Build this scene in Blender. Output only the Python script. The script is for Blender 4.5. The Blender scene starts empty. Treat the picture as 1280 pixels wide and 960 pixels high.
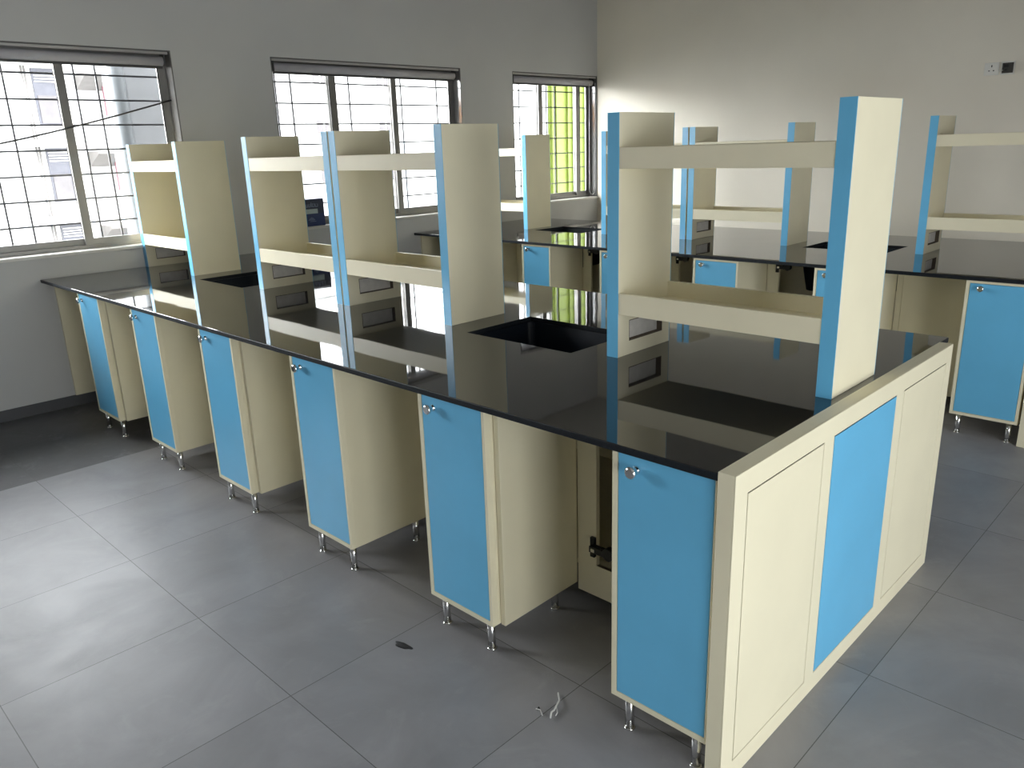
import bpy, bmesh, math, random
from mathutils import Matrix, Vector
random.seed(4)
C = bpy.context.scene.collection
scn = bpy.context.scene

# ------------------------------------------------------------------ materials
def new_mat(name):
    m = bpy.data.materials.new(name); m.use_nodes = True
    nt = m.node_tree
    return m, nt, nt.nodes['Principled BSDF']

def solid(name, col, rough=.5, metal=0., spec=.5, var=.04, scale=6., bump=0., bscale=60.):
    m, nt, b = new_mat(name)
    b.inputs['Roughness'].default_value = rough
    b.inputs['Metallic'].default_value = metal
    b.inputs['Specular IOR Level'].default_value = spec
    tc = nt.nodes.new('ShaderNodeTexCoord')
    n = nt.nodes.new('ShaderNodeTexNoise'); n.inputs['Scale'].default_value = scale
    n.inputs['Detail'].default_value = 4
    nt.links.new(tc.outputs['Object'], n.inputs['Vector'])
    r = nt.nodes.new('ShaderNodeValToRGB')
    r.color_ramp.elements[0].position = .3; r.color_ramp.elements[1].position = .7
    r.color_ramp.elements[0].color = tuple(c * (1 - var) for c in col) + (1,)
    r.color_ramp.elements[1].color = tuple(min(1, c * (1 + var)) for c in col) + (1,)
    nt.links.new(n.outputs['Fac'], r.inputs['Fac'])
    nt.links.new(r.outputs['Color'], b.inputs['Base Color'])
    if bump:
        n2 = nt.nodes.new('ShaderNodeTexNoise'); n2.inputs['Scale'].default_value = bscale
        nt.links.new(tc.outputs['Object'], n2.inputs['Vector'])
        bp = nt.nodes.new('ShaderNodeBump'); bp.inputs['Strength'].default_value = bump
        bp.inputs['Distance'].default_value = .002
        nt.links.new(n2.outputs['Fac'], bp.inputs['Height'])
        nt.links.new(bp.outputs['Normal'], b.inputs['Normal'])
    return m

M = {}
M['cream'] = solid('cream laminate', (.80, .742, .55), .42, var=.025, scale=5, spec=.35)
M['cream_edge'] = solid('cream edge band', (.78, .72, .56), .38, var=.02, scale=5)
M['blue'] = solid('sky blue laminate', (.142, .485, .765), .30, var=.04, scale=4, spec=.6)
M['gap_shade'] = solid('dark groove', (.03, .028, .025), .8)  # near-black sheet standing in for shade inside grooves and door gaps
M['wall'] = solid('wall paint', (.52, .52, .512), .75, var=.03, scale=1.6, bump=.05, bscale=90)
M['wall_warm_light'] = solid('wall paint with warm light in it', (.78, .735, .635), .75, var=.03, scale=1.6, bump=.05, bscale=90)  # lighter, warmer copy of the wall paint; warm light put into the colour
M['wall_low_bounce'] = solid('wall paint darkened to cut bounce', (.40, .39, .37), .8)  # darker copy of the wall paint for unseen walls, cuts bounced light
M['ceil'] = solid('ceiling paint', (.42, .41, .39), .85)
M['skirt'] = solid('dark skirting tile', (.07, .072, .078), .45)
M['raw_board'] = solid('raw dark board edge', (.10, .075, .05), .7, var=.15, scale=40)
M['slot_back'] = solid('pale unfinished board', (.66, .63, .58), .6, var=.08, scale=30)
M['chrome'] = solid('chrome', (.80, .80, .80), .12, metal=1., var=.01)
M['alu'] = solid('grey anodised aluminium', (.215, .208, .198), .38, metal=.55, var=.05)
M['alu_light'] = solid('pale aluminium rail', (.42, .41, .40), .4, metal=.3, var=.03)
M['alu_dark'] = solid('dark aluminium', (.075, .073, .072), .4, metal=.4, var=.05)
M['reveal'] = solid('polished stone reveal', (.16, .155, .15), .08, var=.06, scale=20)
M['sill'] = solid('pale stone sill', (.62, .60, .57), .35, var=.05, scale=15)
M['blind'] = solid('grey roller blind cloth', (.42, .41, .435), .75, var=.04, scale=10)
M['bead'] = solid('white bead chain', (.75, .75, .75), .4)
M['rod'] = solid('grey painted grille steel', (.05, .048, .055), .5)
M['sink'] = solid('black polypropylene', (.004, .0075, .014), .5, spec=.25, var=.2, scale=12)
M['hinge'] = solid('blackened hinge steel', (.012, .012, .012), .35, metal=.3)
M['white_plastic'] = solid('white plastic', (.74, .73, .68), .35)
M['black'] = solid('black plastic', (.01, .01, .01), .5)
M['darkgrey'] = solid('dark grey metal box', (.05, .048, .042), .5)
M['cable'] = solid('black cable', (.03, .028, .027), .5)
M['navy'] = solid('navy blue carton', (.018, .035, .12), .5, var=.1, scale=20)
M['navy_dark'] = solid('dark navy carton print', (.022, .030, .062), .5, var=.1, scale=20)
M['label'] = solid('pale carton label', (.42, .50, .50), .5, var=.06, scale=30)
M['ink'] = solid('pale blue print', (.20, .24, .36), .5)
M['facade'] = solid('white facade paint', (.63, .625, .61), .8, var=.03, scale=.5)
M['facade_grey'] = solid('grey window glazing outside', (.09, .09, .11), .5, var=.1)
M['facade_lilac'] = solid('pale curtain cloth outside', (.13, .12, .125), .7, var=.08)
M['shade_concrete'] = solid('weathered concrete hood', (.17, .16, .155), .85, var=.08)
M['pink'] = solid('pink hanging cloth', (.20, .09, .11), .8)
M['orange'] = solid('orange facade panel', (.85, .34, .05), .6)
M['lime'] = solid('lime green cladding', (.115, .155, .016), .5, var=.03)
M['grey_pipe'] = solid('pale grey downpipe', (.115, .125, .133), .5)
M['pillar'] = solid('pale grey pillar render', (.21, .215, .225), .8, var=.05)
M['leaf'] = solid('pot plant leaves', (.10, .13, .08), .7, var=.3)
M['ground'] = solid('street ground', (.10, .10, .095), .9)
M['scrap'] = solid('pale wire scrap', (.62, .62, .60), .4)
M['soot'] = solid('dark rag scrap', (.022, .022, .022), .8)

# black granite: polished, tiny specks
m, nt, b = new_mat('polished black granite'); M['granite'] = m
b.inputs['Roughness'].default_value = .035
b.inputs['IOR'].default_value = 1.7
tc = nt.nodes.new('ShaderNodeTexCoord')
n = nt.nodes.new('ShaderNodeTexNoise'); n.inputs['Scale'].default_value = 220; n.inputs['Detail'].default_value = 2
r = nt.nodes.new('ShaderNodeValToRGB')
r.color_ramp.elements[0].position = .45; r.color_ramp.elements[0].color = (.006, .006, .0065, 1)
r.color_ramp.elements[1].position = .75; r.color_ramp.elements[1].color = (.020, .020, .021, 1)
nt.links.new(tc.outputs['Object'], n.inputs['Vector']); nt.links.new(n.outputs['Fac'], r.inputs['Fac'])
nt.links.new(r.outputs['Color'], b.inputs['Base Color'])
n2 = nt.nodes.new('ShaderNodeTexNoise'); n2.inputs['Scale'].default_value = 3.2; n2.inputs['Detail'].default_value = 1
bp = nt.nodes.new('ShaderNodeBump'); bp.inputs['Strength'].default_value = .035; bp.inputs['Distance'].default_value = .02
nt.links.new(tc.outputs['Object'], n2.inputs['Vector']); nt.links.new(n2.outputs['Fac'], bp.inputs['Height'])
nt.links.new(bp.outputs['Normal'], b.inputs['Normal'])

M['granite_edge'] = solid('honed granite edge', (.010, .013, .017), .45, spec=.25, var=.2, scale=80)
# window glass: thin sheet, transparent with a Fresnel reflection
m = bpy.data.materials.new('window glass'); m.use_nodes = True; M['glass'] = m
nt = m.node_tree; nt.nodes.clear()
out = nt.nodes.new('ShaderNodeOutputMaterial'); mix = nt.nodes.new('ShaderNodeMixShader')
tr = nt.nodes.new('ShaderNodeBsdfTransparent'); tr.inputs['Color'].default_value = (.95, .96, .96, 1)
gl = nt.nodes.new('ShaderNodeBsdfGlossy'); gl.inputs['Roughness'].default_value = .02
fr = nt.nodes.new('ShaderNodeFresnel'); fr.inputs['IOR'].default_value = 1.3
ge = nt.nodes.new('ShaderNodeNewGeometry'); io = nt.nodes.new('ShaderNodeMath'); io.operation = 'MULTIPLY_ADD'
io.inputs[1].default_value = 1/1.3 - 1.3; io.inputs[2].default_value = 1.3      # same reflection on both faces of the sheet
nt.links.new(ge.outputs['Backfacing'], io.inputs[0]); nt.links.new(io.outputs[0], fr.inputs['IOR'])
nt.links.new(fr.outputs['Fac'], mix.inputs['Fac']); nt.links.new(tr.outputs[0], mix.inputs[1])
nt.links.new(gl.outputs[0], mix.inputs[2]); nt.links.new(mix.outputs[0], out.inputs['Surface'])

# floor tiles
TX, TY, T0X, T0Y = .615, .617, -.528, -2.473
m, nt, b = new_mat('grey vitrified floor tiles'); M['floor'] = m
N, L = nt.nodes, nt.links
tc = N.new('ShaderNodeTexCoord')
mp = N.new('ShaderNodeMapping'); mp.inputs['Location'].default_value = (-T0X, -T0Y, 0)
L.new(tc.outputs['Object'], mp.inputs['Vector'])
sep = N.new('ShaderNodeSeparateXYZ'); L.new(mp.outputs[0], sep.inputs[0])
def mth(op, a, bb=None, c=None):
    nd = N.new('ShaderNodeMath'); nd.operation = op
    for i, v in enumerate((a, bb, c)):
        if v is None: continue
        if isinstance(v, (int, float)): nd.inputs[i].default_value = v
        else: L.new(v, nd.inputs[i])
    return nd.outputs[0]
ux = mth('DIVIDE', sep.outputs['X'], TX); uy = mth('DIVIDE', sep.outputs['Y'], TY)
def edge(u, size):
    f = mth('FRACT', u); d = mth('MINIMUM', f, mth('SUBTRACT', 1.0, f))
    return mth('MULTIPLY', d, size)
dist = mth('MINIMUM', edge(ux, TX), edge(uy, TY))
joint = mth('LESS_THAN', dist, .0013)
cell = N.new('ShaderNodeCombineXYZ')
L.new(mth('FLOOR', ux), cell.inputs[0]); L.new(mth('FLOOR', uy), cell.inputs[1])
wn = N.new('ShaderNodeTexWhiteNoise'); wn.noise_dimensions = '3D'; L.new(cell.outputs[0], wn.inputs['Vector'])
# cloudy print, different on each tile
off = N.new('ShaderNodeVectorMath'); off.operation = 'MULTIPLY_ADD'
L.new(wn.outputs['Color'], off.inputs[0]); off.inputs[1].default_value = (17, 23, 11); L.new(tc.outputs['Object'], off.inputs[2])
n1 = N.new('ShaderNodeTexNoise'); n1.inputs['Scale'].default_value = 2.6; n1.inputs['Detail'].default_value = 7; n1.inputs['Roughness'].default_value = .62
n1.inputs['Distortion'].default_value = .6
L.new(off.outputs[0], n1.inputs['Vector'])
cr = N.new('ShaderNodeValToRGB')
cr.color_ramp.elements[0].position = .3; cr.color_ramp.elements[0].color = (.235, .232, .242, 1)
cr.color_ramp.elements[1].position = .72; cr.color_ramp.elements[1].color = (.315, .311, .325, 1)
L.new(n1.outputs['Fac'], cr.inputs['Fac'])
# darker border row of tiles along the window wall
row = mth('GREATER_THAN', uy, 2.0)
tv = mth('MULTIPLY_ADD', wn.outputs['Value'], .08, .96)
dk = mth('MULTIPLY', tv, mth('MULTIPLY_ADD', row, -.64, 1.0))
mulc = N.new('ShaderNodeVectorMath'); mulc.operation = 'SCALE'
L.new(cr.outputs['Color'], mulc.inputs[0]); L.new(dk, mulc.inputs['Scale'])
# white scuffs
n3 = N.new('ShaderNodeTexNoise'); n3.inputs['Scale'].default_value = 4.6; n3.inputs['Detail'].default_value = 9; n3.inputs['Roughness'].default_value = .7
n3.inputs['Distortion'].default_value = .7
L.new(tc.outputs['Object'], n3.inputs['Vector'])
sr = N.new('ShaderNodeValToRGB'); sr.color_ramp.elements[0].position = .55; sr.color_ramp.elements[0].color = (0, 0, 0, 1)
sr.color_ramp.elements[1].position = .78; sr.color_ramp.elements[1].color = (.5, .5, .5, 1)
L.new(n3.outputs['Fac'], sr.inputs['Fac'])
mx = N.new('ShaderNodeMix'); mx.data_type = 'RGBA'
L.new(sr.outputs['Color'], mx.inputs['Factor']); L.new(mulc.outputs[0], mx.inputs['A']); mx.inputs['B'].default_value = (.38, .38, .38, 1)
mj = N.new('ShaderNodeMix'); mj.data_type = 'RGBA'
L.new(joint, mj.inputs['Factor']); L.new(mx.outputs['Result'], mj.inputs['A']); mj.inputs['B'].default_value = (.09, .09, .09, 1)
L.new(mj.outputs['Result'], b.inputs['Base Color'])
rr = N.new('ShaderNodeValToRGB'); rr.color_ramp.elements[0].position = .3; rr.color_ramp.elements[0].color = (.35, .35, .35, 1)
rr.color_ramp.elements[1].position = .66; rr.color_ramp.elements[1].color = (.46, .46, .46, 1)
L.new(n3.outputs['Fac'], rr.inputs['Fac'])
L.new(rr.outputs['Color'], b.inputs['Roughness'])
bp = N.new('ShaderNodeBump'); bp.inputs['Strength'].default_value = .3; bp.inputs['Distance'].default_value = .001
L.new(mth('SUBTRACT', 1.0, joint), bp.inputs['Height']); L.new(bp.outputs['Normal'], b.inputs['Normal'])

# ------------------------------------------------------------------ mesh helpers
class MB:
    def __init__(s): s.bm = bmesh.new()
    def box(s, x0, x1, y0, y1, z0, z1, mi=0):
        if x0 > x1: x0, x1 = x1, x0
        if y0 > y1: y0, y1 = y1, y0
        if z0 > z1: z0, z1 = z1, z0
        v = [s.bm.verts.new(p) for p in ((x0,y0,z0),(x1,y0,z0),(x1,y1,z0),(x0,y1,z0),(x0,y0,z1),(x1,y0,z1),(x1,y1,z1),(x0,y1,z1))]
        for f in ((0,3,2,1),(4,5,6,7),(0,1,5,4),(1,2,6,5),(2,3,7,6),(3,0,4,7)):
            s.bm.faces.new([v[i] for i in f]).material_index = mi
        return s
    def plate(s, axis, a0, a1, holes, u0, u1, v0, v1, mi=0):
        """slab along `axis` between a0 and a1 with rectangular holes (u0,u1,v0,v1), watertight"""
        us = sorted({u0, u1, *[h[0] for h in holes], *[h[1] for h in holes]})
        vs = sorted({v0, v1, *[h[2] for h in holes], *[h[3] for h in holes]})
        us = [u for u in us if u0 <= u <= u1]; vs = [v for v in vs if v0 <= v <= v1]
        def P(a, u, v):
            return {'x': (a, u, v), 'y': (u, a, v), 'z': (u, v, a)}[axis]
        cache = {}
        def V(k, i, j):
            if (k, i, j) not in cache: cache[(k, i, j)] = s.bm.verts.new(P((a0, a1)[k], us[i], vs[j]))
            return cache[(k, i, j)]
        def full(i, j):
            if i < 0 or j < 0 or i >= len(us)-1 or j >= len(vs)-1: return False
            cu, cv = (us[i]+us[i+1])/2, (vs[j]+vs[j+1])/2
            return not any(h[0] < cu < h[1] and h[2] < cv < h[3] for h in holes)
        def F(l): s.bm.faces.new(l).material_index = mi
        for i in range(len(us)-1):
            for j in range(len(vs)-1):
                if not full(i, j): continue
                F([V(0,i,j), V(0,i,j+1), V(0,i+1,j+1), V(0,i+1,j)])
                F([V(1,i,j), V(1,i+1,j), V(1,i+1,j+1), V(1,i,j+1)])
                if not full(i-1, j): F([V(0,i,j), V(1,i,j), V(1,i,j+1), V(0,i,j+1)])
                if not full(i+1, j): F([V(0,i+1,j), V(0,i+1,j+1), V(1,i+1,j+1), V(1,i+1,j)])
                if not full(i, j-1): F([V(0,i,j), V(0,i+1,j), V(1,i+1,j), V(1,i,j)])
                if not full(i, j+1): F([V(0,i,j+1), V(1,i,j+1), V(1,i+1,j+1), V(0,i+1,j+1)])
        return s
    def lathe(s, prof, c, axis='z', seg=20, mi=0):
        """prof: list of (radius, height along axis)"""
        rings = []
        for r, h in prof:
            ring = []
            for k in range(seg):
                a = 2*math.pi*k/seg; u, w = r*math.cos(a), r*math.sin(a)
                p = {'z': (u, w, h), 'x': (h, u, w), 'y': (w, h, u)}[axis]
                ring.append(s.bm.verts.new((c[0]+p[0], c[1]+p[1], c[2]+p[2])))
            rings.append(ring)
        for a, b_ in zip(rings, rings[1:]):
            for k in range(seg):
                f = s.bm.faces.new([a[k], a[(k+1)%seg], b_[(k+1)%seg], b_[k]]); f.smooth = True; f.material_index = mi
        for ring, rev in ((rings[0], True), (rings[-1], False)):
            f = s.bm.faces.new(ring[::-1] if rev else ring); f.material_index = mi
        return s
    def tube(s, pts, r, seg=8, mi=0, closed=False):
        pts = [Vector(p) for p in pts]; rings = []
        n = len(pts)
        for i, p in enumerate(pts):
            a = pts[i-1] if (i > 0 or closed) else p
            c = pts[(i+1) % n] if (i < n-1 or closed) else p
            t = (c-a).normalized()
            up = Vector((0,0,1)) if abs(t.z) < .9 else Vector((1,0,0))
            u = t.cross(up).normalized(); w = t.cross(u)
            rings.append([s.bm.verts.new(p + r*(math.cos(2*math.pi*k/seg)*u + math.sin(2*math.pi*k/seg)*w)) for k in range(seg)])
        pairs = list(zip(rings, rings[1:])) + ([(rings[-1], rings[0])] if closed else [])
        for a, b_ in pairs:
            for k in range(seg):
                f = s.bm.faces.new([a[k], a[(k+1)%seg], b_[(k+1)%seg], b_[k]]); f.smooth = True; f.material_index = mi
        if not closed:
            s.bm.faces.new(rings[0][::-1]).material_index = mi; s.bm.faces.new(rings[-1]).material_index = mi
        return s
    def loft(s, loops, cap0=True, cap1=True, mi=0):
        R = [[s.bm.verts.new(p) for p in l] for l in loops]; n = len(R[0])
        for a, b_ in zip(R, R[1:]):
            for k in range(n):
                s.bm.faces.new([a[k], a[(k+1)%n], b_[(k+1)%n], b_[k]]).material_index = mi
        if cap0: s.bm.faces.new(R[0][::-1]).material_index = mi
        if cap1: s.bm.faces.new(R[-1]).material_index = mi
        return s
    def build(s, name, mats, parent=None, bevel=0., seg=2, recalc=True, smooth=False):
        if recalc: bmesh.ops.recalc_face_normals(s.bm, faces=s.bm.faces[:])
        me = bpy.data.meshes.new(name); s.bm.to_mesh(me); s.bm.free()
        for mm in (mats if isinstance(mats, (list, tuple)) else [mats]): me.materials.append(M[mm])
        o = bpy.data.objects.new(name, me); C.objects.link(o)
        if parent is not None: o.parent = parent
        if smooth:
            for p in me.polygons: p.use_smooth = True
        if bevel:
            bv = o.modifiers.new('edge', 'BEVEL'); bv.width = bevel; bv.segments = seg
            bv.limit_method = 'ANGLE'; bv.angle_limit = math.radians(40)
        return o

def rrect(x0, x1, y0, y1, z, r, seg=5):
    pts = []
    for cx, cy, a0 in ((x1-r, y1-r, 0), (x0+r, y1-r, 90), (x0+r, y0+r, 180), (x1-r, y0+r, 270)):
        for k in range(seg+1):
            a = math.radians(a0 + 90*k/seg); pts.append((cx + r*math.cos(a), cy + r*math.sin(a), z))
    return pts

def thing(name, label, cat, loc=(0, 0, 0), group=None):
    o = bpy.data.objects.new(name, None); C.objects.link(o); o.location = loc
    o.empty_display_size = .1
    o['label'] = label; o['category'] = cat
    if group: o['group'] = group
    return o
def tag(o, label, cat, group=None):
    o['label'] = label; o['category'] = cat
    if group: o['group'] = group
    return o
def struct(o, label=None, cat=None):
    o['kind'] = 'structure'
    if label: o['label'] = label
    if cat: o['category'] = cat
    return o

# ------------------------------------------------------------------ room shell
XL, XR, YB, YF, H = -4.4, 5.655, 0.0, -8.2, 3.05
WT = .17
WZ0, WZ1 = .98, 2.25
BACK = [(-.84, 1.05), (1.79, 3.68), (4.35, XR), (-2.65, -1.58)]
FRONT = [(-2.7, -.9), (-.5, 1.3)]
FZ0, FZ1 = .08, 2.0
struct(MB().box(XL-.3, XR+.3, YF-.3, YB+WT, -.2, 0).build('floor', 'floor'), 'grey square floor tiles with a darker row along the window wall', 'floor')
struct(MB().box(XL-.3, XR+.3, YF-.3, YB+WT, H, H+.2).build('ceiling', 'ceil'), 'plain off-white ceiling above the laboratory', 'ceiling')
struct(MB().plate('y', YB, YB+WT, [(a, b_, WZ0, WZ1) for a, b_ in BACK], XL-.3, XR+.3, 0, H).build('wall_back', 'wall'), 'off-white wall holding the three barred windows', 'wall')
struct(MB().box(XR, XR+.25, YF, YB, 0, H).build('wall_right', 'wall_warm_light'), 'long plain off-white wall behind the rear bench', 'wall')
struct(MB().box(XL-.25, XL, YF, YB, 0, H).build('wall_left', 'wall_low_bounce'), 'wall to the left outside the picture, darkened to cut bounced light', 'wall')
struct(MB().plate('y', YF-.25, YF, [(a, b_, FZ0, FZ1) for a, b_ in FRONT], XL-.3, XR+.3, 0, H).build('wall_front', 'wall_low_bounce'), 'wall behind the viewer, darkened to cut bounced light', 'wall')
struct(MB().box(XL, XR, YB-.012, YB, 0, .07).build('baseboard_back', 'skirt'), 'dark tile skirting under the window wall', 'baseboard')
struct(MB().box(XR-.012, XR, YF, YB-.012, 0, .07).build('baseboard_right', 'skirt'), 'dark tile skirting along the right wall', 'baseboard')

# ------------------------------------------------------------------ windows
def window(n, x0, x1, stiles, rods, label):
    """sliding aluminium window: stone reveal and sill, frame, sashes with panes, steel grille outside"""
    w = bpy.data.objects.new('window_%d' % n, None); C.objects.link(w); w.location = ((x0+x1)/2, 0, WZ0)
    struct(w, label, 'window')
    dx, dz = -(x0+x1)/2, -WZ0
    def S(mb): 
        bmesh.ops.translate(mb.bm, verts=mb.bm.verts[:], vec=(dx, 0, dz)); return mb
    a, b_ = x0, x1
    # reveal lining (sides and head)
    m = MB(); t = .008
    m.box(a, a+t, .001, .102, WZ0+.02, WZ1-t); m.box(b_-t, b_, .001, .102, WZ0+.02, WZ1-t); m.box(a, b_, .001, .102, WZ1-t, WZ1)
    S(m).build('reveal', 'reveal', w)
    S(MB().box(a-.0, b_, -.018, .102, WZ0, WZ0+.02)).build('sill', 'sill', w, bevel=.003)
    # fixed frame
    f = MB().plate('y', .102, .158, [(a+.022, b_-.022, WZ0+.045, WZ1-.045)], a, b_, WZ0, WZ1)
    S(f).build('frame', 'alu', w, bevel=.002)
    xs = [a+.005] + list(stiles) + [b_-.005]
    for k in range(len(xs)-1):
        l, r_ = xs[k]-(.03 if k else 0), xs[k+1]+(.03 if k < len(xs)-2 else 0)
        y0 = .104 if k % 2 == 0 else .131
        sw = .055
        s = S(MB().plate('y', y0, y0+.024, [(l+sw, r_-sw, WZ0+.085, WZ1-.085)], l, r_, WZ0+.03, WZ1-.03)).build('sash', 'alu', w, bevel=.002)
        S(MB().box(l+sw-.004, r_-sw+.004, y0+.009, y0+.015, WZ0+.081, WZ1-.081)).build('pane', 'glass', s)
        # rubber seal line and pull
        S(MB().box(r_-sw-.007, r_-sw, y0-.0015, y0+.0, WZ0+.085, WZ1-.085)).build('seal', 'black', s)
    g = MB()
    for k in range(7): g.box(a, b_, .174, .183, 2.089-.155*k, 2.100-.155*k)
    for x in rods:
        if a < x < b_: g.box(x-.0052, x+.0052, .183, .193, WZ0+.0, WZ1-.0)
    S(g).build('grille', 'rod', w)
    return w
def pairs(x, n): return [v for k in range(n) for v in (x+.542*k, x+.542*k+.133)]
window(1, BACK[0][0], BACK[0][1], [-.23, .37], pairs(-.605, 4), 'leftmost barred sliding window, cut by the left edge of the picture')
window(2, BACK[1][0], BACK[1][1], [2.375, 2.995], pairs(1.915, 4), 'middle barred sliding window, behind the front bench racks')
window(3, BACK[2][0], BACK[2][1], [4.86, 5.455], pairs(4.496, 3), 'narrow barred sliding window in the room corner, green cladding behind')
window(4, BACK[3][0], BACK[3][1], [-2.12], pairs(-2.5, 2), 'barred sliding window in the same wall, left of the picture edge')  # unseen window, added to bring daylight onto doors and floor
for n, (a, b_) in enumerate(FRONT):  # unseen glazed openings, added to light the room from behind the camera
    w = bpy.data.objects.new('window_%d' % (n+5), None); C.objects.link(w); w.location = ((a+b_)/2, YF, FZ0)
    struct(w, 'unseen glazed opening added behind the viewer to light the room, %s one' % ('left' if n == 0 else 'right'), 'window')
    dx = -(a+b_)/2
    f = MB().plate('y', -.16, -.10, [(a+.05, (a+b_)/2-.03, FZ0+.05, FZ1-.05), ((a+b_)/2+.03, b_-.05, FZ0+.05, FZ1-.05)], a, b_, FZ0, FZ1)
    bmesh.ops.translate(f.bm, verts=f.bm.verts[:], vec=(dx, 0, -FZ0)); f.build('frame', 'alu', w)
    f = MB().box(a+.05, b_-.05, -.135, -.129, FZ0+.05, FZ1-.05)
    bmesh.ops.translate(f.bm, verts=f.bm.verts[:], vec=(dx, 0, -FZ0)); f.build('pane', 'glass', w)

struct(MB().box(XL-.3, XR+.3, YB+WT, YB+WT+.75, 2.46, 2.58).build('trim_1', 'shade_concrete'), 'unseen concrete ledge added outside above the windows to block steep sky', 'ledge')  # unseen ledge, added to keep steep sky light off the floor
# roller blinds, rolled up under each window head
def roller_blind(x0, x1, label, chain=False):
    t = thing('roller_blind', label, 'blind', ((x0+x1)/2, .05, 2.185), 'roller blinds')
    hw = (x1-x0)/2
    MB().lathe([(.031, -hw+.03), (.031, hw-.03)], (0, 0, 0), 'x', 28).build('cloth_roll', 'blind', t, recalc=True)
    MB().box(-hw+.03, hw-.03, -.006, .006, -.046, -.030).build('bottom_bar', 'alu_dark', t, bevel=.003)
    for s in (-1, 1):
        MB().box(s*(hw-.028), s*(hw-.016), -.034, .03, -.034, .056).build('bracket', 'alu_dark', t, bevel=.003)
    MB().box(-hw+.004, hw-.004, -.048, -.030, .040, .056).build('head_rail', 'alu_light', t, bevel=.002)
    if chain:
        pts = []
        for k in range(33):
            a = math.pi*k/32
            pts.append((hw-.045-.05*math.cos(a) , -.03, -1.10-.06*math.sin(a)))
        pts = [(hw-.095, -.03, 0)] + pts + [(hw+.005, -.03, 0)]
        MB().tube(pts, .0028, 6).build('bead_chain', 'bead', t)
    return t
roller_blind(-.83, 1.035, 'rolled-up grey roller blind across the top of the leftmost window')
roller_blind(1.80, 3.665, 'rolled-up grey roller blind across the top of the middle window')
roller_blind(4.36, 5.64, 'rolled-up grey roller blind with hanging bead chain over the corner window', True)

# black cable strung in front of the left window
pts = []
for k in range(25):
    u = k/24; pts.append((-.82 + 1.86*u, .075, 1.545 + .395*u - .035*math.sin(math.pi*u)))
tag(MB().tube(pts, .0055, 8).build('cable', 'cable'), 'thin black cable strung slantwise across the leftmost window', 'cable')

# navy carton on the sill of the middle window
bx = thing('carton', 'navy blue carton with a pale label on the sill of the middle window', 'box', (2.01, .055, 1.0))
MB().box(-.125, .125, -.04, .04, 0, .212).build('carton_body', 'navy', bx, bevel=.003)
MB().box(-.119, .119, -.0412, -.0398, .098, .209).build('print_band', 'navy_dark', bx)
MB().box(-.085, .062, -.0422, -.041, .098, .134).build('pale_label', 'label', bx)
mm = MB()
x = -.100
for w_, h_ in ((.030, .030), (.018, .022), (.018, .022), (.018, .024), (.006, .036), (.022, .028), (.026, .024)):
    mm.plate('y', -.0424, -.041, [(x+.005, x+w_-.004, .154, .154+h_-.006)] if w_ > .012 else [], x, x+w_, .149, .149+h_); x += w_+.005
mm.build('lettering', 'ink', bx)
mm = MB()
mm.box(-.055, -.048, -.0412, -.0398, .03, .075); mm.box(-.015, .04, -.0412, -.0398, .035, .039)
for k in range(8): mm.box(-.03+.008*k, -.026+.008*k, -.0412, -.0398, .045, .05+.02*math.sin(k*.42))
mm.build('printed_marks', 'ink', bx)

# ------------------------------------------------------------------ benches
HT, TT = .85, .02          # worktop height and thickness
UZ = HT - TT
def worktop(x0, x1, y0, y1, holes, label):
    m = MB().plate('z', UZ, HT, holes, x0, x1, y0, y1)
    m.bm.normal_update()
    for f_ in m.bm.faces:
        if abs(f_.normal.z) < .5: f_.material_index = 1
    o = m.build('countertop', ['granite', 'granite_edge'], bevel=.0025)
    return tag(o, label, 'countertop', 'black granite worktops')

def sink(x0, x1, y0, y1, label):
    t = thing('sink', label, 'sink', ((x0+x1)/2, (y0+y1)/2, .55), 'black sinks set into the worktops')
    hx, hy = (x1-x0)/2, (y1-y0)/2
    zt = UZ-.55-.001; e = .012
    out = [rrect(-hx-.025, hx+.025, -hy-.025, hy+.025, zt, .03), rrect(-hx-.025, hx+.025, -hy-.025, hy+.025, zt-.012, .03),
           rrect(-hx-e, hx+e, -hy-e, hy+e, zt-.014, .03), rrect(-hx+.02, hx-.02, -hy+.02, hy-.02, .012, .05), rrect(-hx+.05, hx-.05, -hy+.05, hy-.05, 0, .05)]
    inn = [rrect(-hx+.065, hx-.065, -hy+.065, hy-.065, .010, .04), rrect(-hx+.035, hx-.035, -hy+.035, hy-.035, .022, .05), rrect(-hx-.001, hx+.001, -hy-.001, hy+.001, zt, .028)]
    m = MB(); loops = inn + out
    R = [[m.bm.verts.new(p) for p in l] for l in loops]; n = len(R[0])
    for a, c in zip(R, R[1:]):
        for k in range(n): m.bm.faces.new([a[k], a[(k+1) % n], c[(k+1) % n], c[k]])
    m.bm.faces.new(R[0]); m.bm.faces.new(R[-1][::-1])
    m.build('bowl', 'sink', t)
    MB().lathe([(.030, .0), (.030, .004), (.022, .006), (.012, .004)], (0, 0, .010), 'z', 20).build('drain', 'darkgrey', t)
    MB().lathe([(.022, -.16), (.022, 0)], (0, 0, 0), 'z', 16).build('drain_pipe', 'sink', t)
    return t

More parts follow.
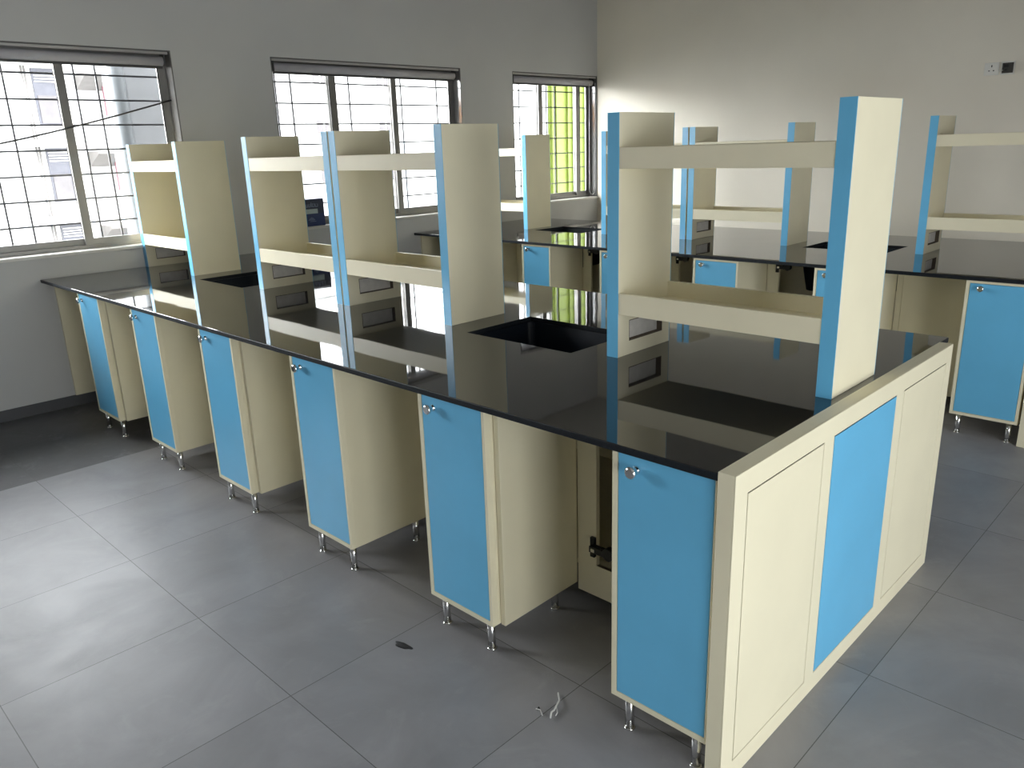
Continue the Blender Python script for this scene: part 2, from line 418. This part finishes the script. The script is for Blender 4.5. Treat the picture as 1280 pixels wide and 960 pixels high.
def upright(parent, y_out, y_in, slot, x0, x1, h=.8024):
    """hollow cream panel with blue front edge; slot = socket cut-out in the face at y_in"""
    m = MB(); y0, y1 = min(y_out, y_in), max(y_out, y_in)
    pf = .002
    if slot:
        mid = y_in + (.044 if y_out > y_in else -.044)
        hs = [(.066, .268, .048, .122)]
        m.plate('y', y_in, mid, hs, x0+pf, x1-pf, .0, h)
        m.box(x0+pf, x1-pf, mid, y_out, 0, h)
        d = .022 if y_out > y_in else -.022
        lin = MB(); a, b_, c, e = hs[0]; q = .0025
        for u0, u1, v0, v1 in ((a, b_, c, c+q), (a, b_, e-q, e), (a, a+q, c, e), (b_-q, b_, c, e)):
            lin.box(u0, u1, y_in+d*.02, y_in+d, v0, v1)
        back = MB().box(a, b_, y_in+d, y_in+d*1.15, c, e)
    else:
        m.box(x0+pf, x1-pf, y0, y1, 0, h)
    p = m.build('upright_panel', 'cream', parent, bevel=.001)
    if slot:
        lin.build('slot_edge', 'raw_board', p); back.build('slot_back', 'slot_back', p)
    MB().box(x0, x0+pf, y0, y1, 0, h).build('front_edge', 'blue', p)
    MB().box(x1-pf, x1, y0, y1, 0, h).build('rear_edge', 'blue', p)
    return p

def rack(x, ya, yb, label, slot_far=True, slot_near=True):
    """ya: near panel outer face (towards -y), yb: far panel outer face; local origin on worktop"""
    t = thing('reagent_rack', label, 'rack', (x, (ya+yb)/2, HT), 'two-shelf reagent racks on the worktops')
    hl = (yb-ya)/2; pt = .046; D = .3157
    upright(t, hl, hl-pt, slot_far, 0, D)
    upright(t, -hl, -hl+pt, slot_near, 0, D)
    for z0, hh in ((.152, .072), (.629, .066)):
        m = MB(); a, b_ = -hl+pt, hl-pt; w = .017
        # tray section swept along y
        prof = [(.0015, z0), (D-.0015, z0), (D-.0015, z0+hh), (D-.0015-w, z0+hh), (D-.0015-w, z0+.02), (.0015+w, z0+.02), (.0015+w, z0+hh), (.0015, z0+hh)]
        m.loft([[(p[0], a, p[1]) for p in prof], [(p[0], b_, p[1]) for p in prof]], cap0=False, cap1=False)
        for yy, rv in ((a, 1), (b_, 0)):
            for q in ([0, 1, 4, 5], [1, 2, 3, 4], [0, 5, 6, 7]):
                m.bm.faces.new([m.bm.verts.new((prof[i][0], yy, prof[i][1])) for i in q])
        bmesh.ops.remove_doubles(m.bm, verts=m.bm.verts[:], dist=1e-5)
        m.build('shelf', 'cream', t, bevel=.001)
    return t

def base_cabinet(x, ya, yc, label, filler=False, knob=True, rframe=.012, ft=.0015):
    """ya: far (left seen from the front) side, yc: near side; front faces -x; local origin on floor"""
    t = thing('base_cabinet', label, 'cabinet', (x, (ya+yc)/2, 0), 'narrow blue-door base cabinets')
    hw = (ya-yc)/2; z0, z1, D = .108, UZ, .39; fl, fr, fb = .0165, rframe, .016
    m = MB()
    m.plate('x', 0, .022, [(-hw+fr, hw-fl, z0+fb, z1-ft)], -hw, hw, z0, z1)
    m.box(.022, D, -hw, hw, z0, z1)
    m.build('body', 'cream', t, bevel=.0012)
    MB().box(.0195, .0215, -hw+fr, hw-fl, z0+fb, z1-ft).build('door_gap_shade', 'gap_shade', t)
    d = MB().box(.001, .0195, -hw+fr+.002, hw-fl-.002, z0+fb+.002, z1-ft-.002).build('door', 'blue', t, bevel=.0008)
    ky, kz = hw-.073, .792
    if knob:
        MB().lathe([(.011, .0005), (.011, -.004), (.0085, -.006), (.0085, -.018), (.0150, -.021), (.0158, -.028), (.011, -.032)], (.001, ky, kz), 'x', 20).build('knob', 'chrome', d)
    for xx in (.03, D-.05):
        for yy in (hw-.042, -hw+.040):
            l = MB().lathe([(.0128, .004), (.0128, z0)], (xx, yy, 0), 'z', 20).build('leg', 'chrome', t)
            MB().lathe([(.0155, 0), (.0165, .003), (.0130, .005)], (xx, yy, 0), 'z', 20).build('foot', 'chrome', l)
    if filler:
        MB().box(.034, D, -hw-.022, -hw-.003, z0-.002, z1).build('filler_board', 'cream', t, bevel=.001)
    return t

def end_panel(x, y, w, label):
    t = thing('end_panel', label, 'panel', (x+w/2, y, 0), 'bench end panels')
    T = .045; x0, x1 = -w/2, w/2
    hz0, hz1 = .0578, .7959
    ins = [(x0+.058, x0+.4643), (x0+.5256, x0+.9828), (x0+1.0446, x0+1.4488)]
    m = MB().plate('y', -T, -T+.004, [(a, b_, hz0, hz1) for a, b_ in ins], x0, x1, 0, .854)
    m.box(x0, x1, -T+.004, 0, 0, .854)
    m.build('board', 'cream', t, bevel=.0015)
    for k, (a, b_) in enumerate(ins):
        g = .0036
        o = MB().box(a+g, b_-g, -T+.0003, -T+.0035, hz0+g, hz1-g).build('inset_panel', 'blue' if k == 1 else 'cream', t, bevel=.0006)
        if k == 1: o['label'] = 'blue middle panel'
        MB().box(a, b_, -T+.0032, -T+.004, hz0, hz1).build('groove_shade', 'gap_shade', t)
    return t

def service_duct(x, spans, ynear, label, closed=()):
    """cream carcass between the cabinet backs: frames round each opening, bottom shelf, rear sheet, hinges"""
    t = thing('service_duct', label, 'bench carcass', (x, ynear/2, 0), 'bench service ducts')
    oy = -ynear/2
    def B(mb, nm, mt, par=t, bevel=.001):
        bmesh.ops.translate(mb.bm, verts=mb.bm.verts[:], vec=(0, oy, 0)); return mb.build(nm, mt, par, bevel=bevel)
    F = .405
    B(MB().box(1.19, 1.21, ynear, -.002, .08, UZ), 'rear_sheet', 'cream')
    B(MB().box(F, 1.19, ynear, -.002, .179, .197), 'bottom_shelf', 'cream')
    for k, (lo, hi) in enumerate(spans):
        B(MB().plate('x', F-.002, F+.016, [(lo+.05, hi-.08, .197, UZ-.012)] if k not in closed else [(lo+.012, hi-.034, .197, UZ-.012)], lo, hi, .08, UZ), 'opening_frame', 'cream')
        if k in closed:
            d = B(MB().box(F-.006, F+.012, lo+.014, hi-.036, .199, UZ-.014), 'access_door', 'cream')
        else:
            yh = hi-.074
            for z in (.268, .752):
                h = B(MB().box(F-.014, F-.0022, yh-.006, yh+.012, z-.036, z+.036), 'hinge', 'hinge')
                m = MB().box(F-.030, F-.006, yh-.052, yh+.004, z-.010, z+.012)
                m.lathe([(.022, -.012), (.022, .012)], (F-.022, yh-.075, z+.006), 'x', 14)
                m.box(F-.026, F-.014, yh-.085, yh-.04, z-.006, z+.018)
                B(m, 'hinge_arm', 'hinge', h)
                B(MB().box(F-.032, F-.013, yh-.020, yh-.004, z-.006, z+.006), 'screw_plate', 'chrome', h)
    return t

def bench(x, yn, W, cabs, sinks, which):
    other = {'front': 'front bench', 'rear': 'rear bench by the right wall'}[which]
    sx0, sx1 = x+ (.615 if which == 'front' else .672), x + (.989 if which == 'front' else 1.04)
    worktop(x, x+W, yn, -.001, [(sx0, sx1, a, b_) for a, b_ in sinks],
            'polished black granite worktop of the ' + other)
    spans = []
    for i, (a, c) in enumerate(cabs):
        fl = .024 if i % 2 == 1 else .002
        if i == 0: hi_prev = c
        nxt = cabs[i+1] if i+1 < len(cabs) else None
        hi = (nxt[1] - (.024 if (i+1) % 2 == 1 else .002)) if nxt else -.022
        spans.append((a+.002, hi))
    return sx0, sx1, spans

# --- front bench
CF = [(-4.497, -4.7895), (-3.7316, -4.0324), (-2.9637, -3.2669), (-2.1847, -2.495), (-1.409, -1.7176), (-.6226, -.949)]
S1 = [(-3.8532, -3.3134), (-1.4488, -.9244)]
sx0, sx1, sp = bench(0, -4.797, 1.608, CF, S1, 'front')
lab = ['narrow blue-door cabinet at the near end of the front bench, touching its cream end panel',
       'second blue-door cabinet of the front bench from the end panel, with a cream filler board',
       'third blue-door cabinet of the front bench from the end panel, below the double uprights',
       'fourth blue-door cabinet of the front bench from the near end panel',
       'fifth blue-door cabinet of the front bench, second from the window wall',
       'blue-door cabinet of the front bench nearest the window wall, with a filler board']
for i, (a, c) in enumerate(CF):
    base_cabinet(.0117, a, c, lab[i], filler=i % 2 == 1, rframe=.003 if i == 0 else .012)
sink(sx0, sx1, *S1[0], 'large black sink in the front bench between the two nearest racks')
sink(sx0, sx1, *S1[1], 'black sink at the far end of the front bench, towards the leftmost window')
end_panel(0, -4.7975, 1.5017, 'cream end panel with a bright blue centre at the near end of the front bench')
service_duct(0, sp, -4.7965, 'cream service duct behind the cabinets of the front bench')
rack(.6585, -4.772, -3.982, 'nearest two-shelf rack of the front bench, standing beside the end panel')
rack(.6585, -3.1695, -2.386, 'second two-shelf rack of the front bench, just beyond the large sink')
rack(.6585, -2.372, -1.568, 'third two-shelf rack of the front bench, between a double upright and the far sink')
rack(.6585, -.7546, .0026+.04-.046, 'two-shelf rack at the far end of the front bench against the window wall')
tag(MB().box(.070, .40, -.0205, -.0005, .0705, UZ).build('side_panel', 'cream', bevel=.001), 'cream side panel against the window wall under the front bench', 'panel')

# --- rear bench
X2 = 3.025
CR = [(-4.465, -4.785), (-3.665, -3.975), (-2.855, -3.178), (-2.085, -2.395), (-1.315, -1.611), (-.535, -.86)]
S2 = [(-3.83, -3.285), (-1.37, -.85)]
sx0, sx1, sp = bench(X2, -4.797, 1.61, CR, S2, 'rear')
lab = ['blue-door cabinet of the rear bench at the right edge of the picture',
       'rear-bench cabinet showing only a sliver beside the nearest front upright',
       'blue-door cabinet of the rear bench seen through the nearest front rack',
       'blue-door cabinet of the rear bench half hidden by a front rack upright',
       'blue-door cabinet of the rear bench below the corner window',
       'blue-door cabinet of the rear bench nearest the window wall']
for i, (a, c) in enumerate(CR):
    if i == 5: continue
    base_cabinet(X2+.0117, a, c, lab[i], filler=i % 2 == 1, rframe=.014, ft=.014)
base_cabinet(X2+.0117, *CR[5], lab[5], filler=True, ft=.014)
sink(sx0, sx1, *S2[0], 'black sink in the rear bench behind the nearest front rack')
sink(sx0, sx1, *S2[1], 'black sink in the rear bench in front of the corner window')
end_panel(X2, -4.7975, 1.5017, 'cream end panel of the rear bench at the right edge of the picture')
service_duct(X2, sp, -4.7965, 'cream service duct behind the cabinets of the rear bench', closed=(0,))
RX = 3.7231
rack(RX, -4.80, -3.987, 'rack of the rear bench at the right edge of the picture')
rack(RX, -3.162, -2.37, 'rack of the rear bench just beyond its nearer sink, seen through the nearest front rack')
rack(RX, -2.356, -1.565, 'rack of the rear bench mostly hidden behind a front rack upright')
rack(RX, -.7393, -.004, 'rack of the rear bench in front of the corner window')
tag(MB().box(X2+.07, X2+.40, -.0205, -.0005, .0705, UZ).build('side_panel', 'cream', bevel=.001), 'cream side panel against the window wall under the rear bench', 'panel')

# ------------------------------------------------------------------ wall fittings
s = thing('wall_socket', 'white three-pin power socket high on the right wall', 'socket', (XR, -3.775, 2.003))
MB().box(-.010, 0, -.05, .05, -.045, .045).build('faceplate', 'white_plastic', s, bevel=.004)
m = MB()
m.box(-.0112, -.0095, -.0035, .0035, .012, .028); m.box(-.0112, -.0095, .010, .020, -.016, -.009); m.box(-.0112, -.0095, -.020, -.010, -.016, -.009)
m.build('pin_holes', 'black', s)
MB().box(-.013, -.0095, -.042, -.030, -.012, .012).build('rocker', 'white_plastic', s, bevel=.001)
s = thing('junction_box', 'open dark junction box beside the white socket on the right wall', 'junction box', (XR, -3.882, 2.003))
MB().plate('x', -.006, .0, [(-.036, .036, -.036, .036)], -.047, .047, -.047, .047).build('plaster_rim', 'white_plastic', s, bevel=.002)
MB().plate('x', -.012, .0, [(-.029, .029, -.028, .028)], -.036, .036, -.036, .036).box(-.003, .0, -.029, .029, -.028, .028).build('metal_box', 'darkgrey', s)
MB().box(-.010, -.003, -.004, .024, .004, .024).box(-.010, -.003, .006, .018, -.020, -.008).build('terminals', 'black', s)
tag(MB().tube([(XR-.006, -3.824, 1.990), (XR-.012, -3.832, 1.982), (XR-.014, -3.842, 1.984), (XR-.008, -3.852, 1.990)], .004, 8).build('link_wire', 'white_plastic'), 'short loose white wire between the socket and the junction box', 'wire')

# ------------------------------------------------------------------ floor scraps
def blob(name, cx, cy, rx, ry, h, rot, mat, label, cat):
    m = MB(); n = 18; loops = []
    for k, (s_, z) in enumerate(((1, 0), (.96, .45), (.6, 1.0))):
        loop = []
        for i in range(n):
            a = 2*math.pi*i/n; q = 1 + .16*math.sin(3*a+.7) + .1*math.sin(5*a)
            px, py = rx*q*s_*math.cos(a), ry*q*s_*math.sin(a)
            loop.append((cx + px*math.cos(rot) - py*math.sin(rot), cy + px*math.sin(rot) + py*math.cos(rot), z*h*(1+.3*math.sin(2*a))))
        loops.append(loop)
    m.loft(loops)
    return tag(m.build(name, mat, smooth=True), label, cat)
blob('rag_scrap', -.146, -3.764, .034, .0125, .006, math.radians(-80), 'soot', 'small dark scrap lying on the grey floor tiles', 'scrap')
w = thing('wire_scrap', 'twist of pale wire on the floor near the nearest blue cabinet', 'scrap', (-.03, -4.33, 0))
MB().tube([(-.052, -.024, .004), (-.035, -.013, .008), (-.022, -.012, .006), (-.004, -.006, .010), (.018, .003, .008), (.028, .013, .006), (.044, .030, .004)], .0025, 8).build('strand', 'scrap', w)
MB().tube([(-.006, -.006, .007), (-.022, -.024, .004), (-.034, -.028, .003)], .0018, 8).build('strand', 'scrap', w)
MB().tube([(-.050, .034, .003), (-.046, .020, .004), (-.058, .002, .003)], .0016, 8).build('strand', 'scrap', w)
blob('black_crumb', -.0725, -4.300, .006, .004, .004, .4, 'soot', 'tiny black crumb on the floor beside the wire scrap', 'scrap')

# ------------------------------------------------------------------ outside
struct(MB().box(-60, 70, .6, 60, -8.2, -8).build('ground', 'ground'), 'street ground below the windows', 'ground')
# near downpipe and pillar outside the left window
tag(MB().lathe([(.062, -8), (.062, 6)], (1.12, 1.2, 0), 'z', 20).build('downpipe', 'grey_pipe'), 'grey downpipe outside the leftmost window', 'pipe')
t = thing('outer_pillar', 'pale grey building pillar outside the leftmost window, right of the downpipe', 'pillar', (1.5, 1.35, -8))
MB().box(-.31, .30, -.10, .35, 0, 14).build('pillar_body', 'pillar', t, bevel=.03)
t = thing('cladding_column', 'lime green ribbed cladding column outside the corner window', 'column', (6.62, 1.25, -8))
m = MB().box(-.34, .42, .0, .40, 0, 14)
for k, x_ in enumerate((-.30, -.22, .0, .12, .24, .36)): m.box(x_-.012, x_+.012, -.03, 0, 0, 14)
m.build('cladding', 'lime', t)
MB().box(-.47, -.34, .02, .38, 0, 14).build('white_return', 'facade', t)
# apartment block across the street
t = thing('apartment_block', 'overexposed white apartment block with window bays outside the leftmost window', 'building', (0, 18, -8))
MB().box(3.0, 9.0, 0, 8, 0, 12.9).build('facade_wall', 'facade', t)
for fl in range(-2, 2):
    z = 8 + .55 + 1.95*fl
    b1 = MB().box(5.42, 5.95, -.06, 0, z, z+1.35).build('bay_window', 'facade_grey', t)
    MB().box(5.47, 5.90, -.09, -.06, z+.02, z+.70).build('curtain', 'facade_lilac', b1)
    m = MB()
    for q in range(4): m.box(5.46, 5.91, -.10, -.06, z+1.02+.07*q, z+1.05+.07*q)
    m.build('louvre', 'facade', b1)
    MB().loft([[(4.95, 0, z+1.42), (6.1, 0, z+1.42), (6.1, 0, z+1.6), (4.95, 0, z+1.6)], [(4.95, -.7, z+1.40), (6.1, -.7, z+1.40), (6.1, -.7, z+1.46), (4.95, -.7, z+1.46)]]).build('window_hood', 'facade', t)
    for px_ in (5.2, 5.27): MB().lathe([(.025, z-.5), (.025, z+1.4)], (px_, -.08, 0), 'z', 10).build('waste_pipe', 'shade_concrete', t)
    MB().loft([[(6.45, 0, z+.85), (7.2, 0, z+.85), (7.2, 0, z+1.25), (6.45, 0, z+1.25)], [(6.45, -.8, z+1.18), (7.2, -.8, z+1.18), (7.2, -.8, z+1.25), (6.45, -.8, z+1.25)]]).build('window_hood', 'shade_concrete', t)
    MB().box(7.02, 7.22, -.3, -.2, z+.2, z+1.0).build('hanging_cloth', 'pink', t)
t = thing('low_building', 'low white building with an orange band, mirrored in the polished window reveals', 'building', (-12, 18, -8))
MB().box(-10, 9, 0, 6, 0, 11.4).build('facade_wall', 'facade', t)
MB().box(-10, 9, -.2, 0, 10.3, 11.35).build('orange_band', 'orange', t)
t = thing('distant_block', 'overexposed white block with small windows outside the middle window', 'building', (16, 26, -8))
MB().box(-7, 32, 0, 8, 0, 15).build('facade_wall', 'facade', t)
for fl in range(6):
    for c in range(3):
        for d in (0, .42):
            MB().box(-.6+3.4*c+d, -.3+3.4*c+d, -.04, 0, 2.0+2.1*fl, 2.55+2.1*fl).build('small_window', 'facade_lilac', t)

# ------------------------------------------------------------------ light: overcast sky through the windows
wd = bpy.data.worlds.new('overcast sky'); scn.world = wd; wd.use_nodes = True
nt = wd.node_tree; bg = nt.nodes['Background']
# bright cloud cover with the hidden sun low on the window side
SKY_BASE, SKY_GLOW, SKY_POW = 10.2, 41.0, 4.5
tc = nt.nodes.new('ShaderNodeTexCoord')
dt = nt.nodes.new('ShaderNodeVectorMath'); dt.operation = 'DOT_PRODUCT'
dt.inputs[1].default_value = Vector((-.55, .75, .36)).normalized()
nt.links.new(tc.outputs['Generated'], dt.inputs[0])
def wm(op, a, b):
    n = nt.nodes.new('ShaderNodeMath'); n.operation = op
    for i, v in enumerate((a, b)):
        if isinstance(v, (int, float)): n.inputs[i].default_value = v
        else: nt.links.new(v, n.inputs[i])
    return n.outputs[0]
g = wm('POWER', wm('MAXIMUM', dt.outputs['Value'], 0.0), SKY_POW)
nt.links.new(wm('ADD', wm('MULTIPLY', g, SKY_GLOW), SKY_BASE), bg.inputs['Strength'])
bg.inputs['Color'].default_value = (.96, .98, 1.0, 1)
def portal(name, x0, x1, z0, z1, y, into):
    l = bpy.data.lights.new(name, 'AREA'); l.shape = 'RECTANGLE'; l.size = x1-x0; l.size_y = z1-z0
    l.cycles.is_portal = True
    o = bpy.data.objects.new(name, l); C.objects.link(o); o.location = ((x0+x1)/2, y, (z0+z1)/2)
    o.rotation_euler = (math.radians(-90 if into < 0 else 90), 0, 0)
for k, (a, b_) in enumerate(BACK): portal('window_daylight', a, b_, WZ0, WZ1, .168, -1)
for k, (a, b_) in enumerate(FRONT): portal('window_daylight', a, b_, FZ0, FZ1, YF-.24, 1)

# ------------------------------------------------------------------ camera (solved from the photograph)
yaw, pit, rol, foc = -.7903, -.2922, -.0336, 985.421
f = Vector((-math.sin(yaw)*math.cos(pit), math.cos(yaw)*math.cos(pit), math.sin(pit)))
r0 = Vector((math.cos(yaw), math.sin(yaw), 0)); u0 = r0.cross(f)
R = math.cos(rol)*r0 + math.sin(rol)*u0; U = -math.sin(rol)*r0 + math.cos(rol)*u0
cam = bpy.data.cameras.new('camera'); co = bpy.data.objects.new('camera', cam); C.objects.link(co)
cam.sensor_fit = 'HORIZONTAL'; cam.sensor_width = 36; cam.lens = foc*36/1280; cam.clip_start = .02; cam.clip_end = 300
mw = Matrix(((R.x, U.x, -f.x, -1.4632), (R.y, U.y, -f.y, -5.6133), (R.z, U.z, -f.z, 1.5585), (0, 0, 0, 1)))
co.matrix_world = mw
scn.camera = co

scn.view_settings.view_transform = 'Standard'; scn.view_settings.look = 'None'
scn.view_settings.exposure = 0.0; scn.view_settings.gamma = 1.0; scn.view_settings.use_curve_mapping = False
scn.cycles.max_bounces = 14; scn.cycles.diffuse_bounces = 8; scn.cycles.transparent_max_bounces = 16
scn.cycles.use_denoising = True
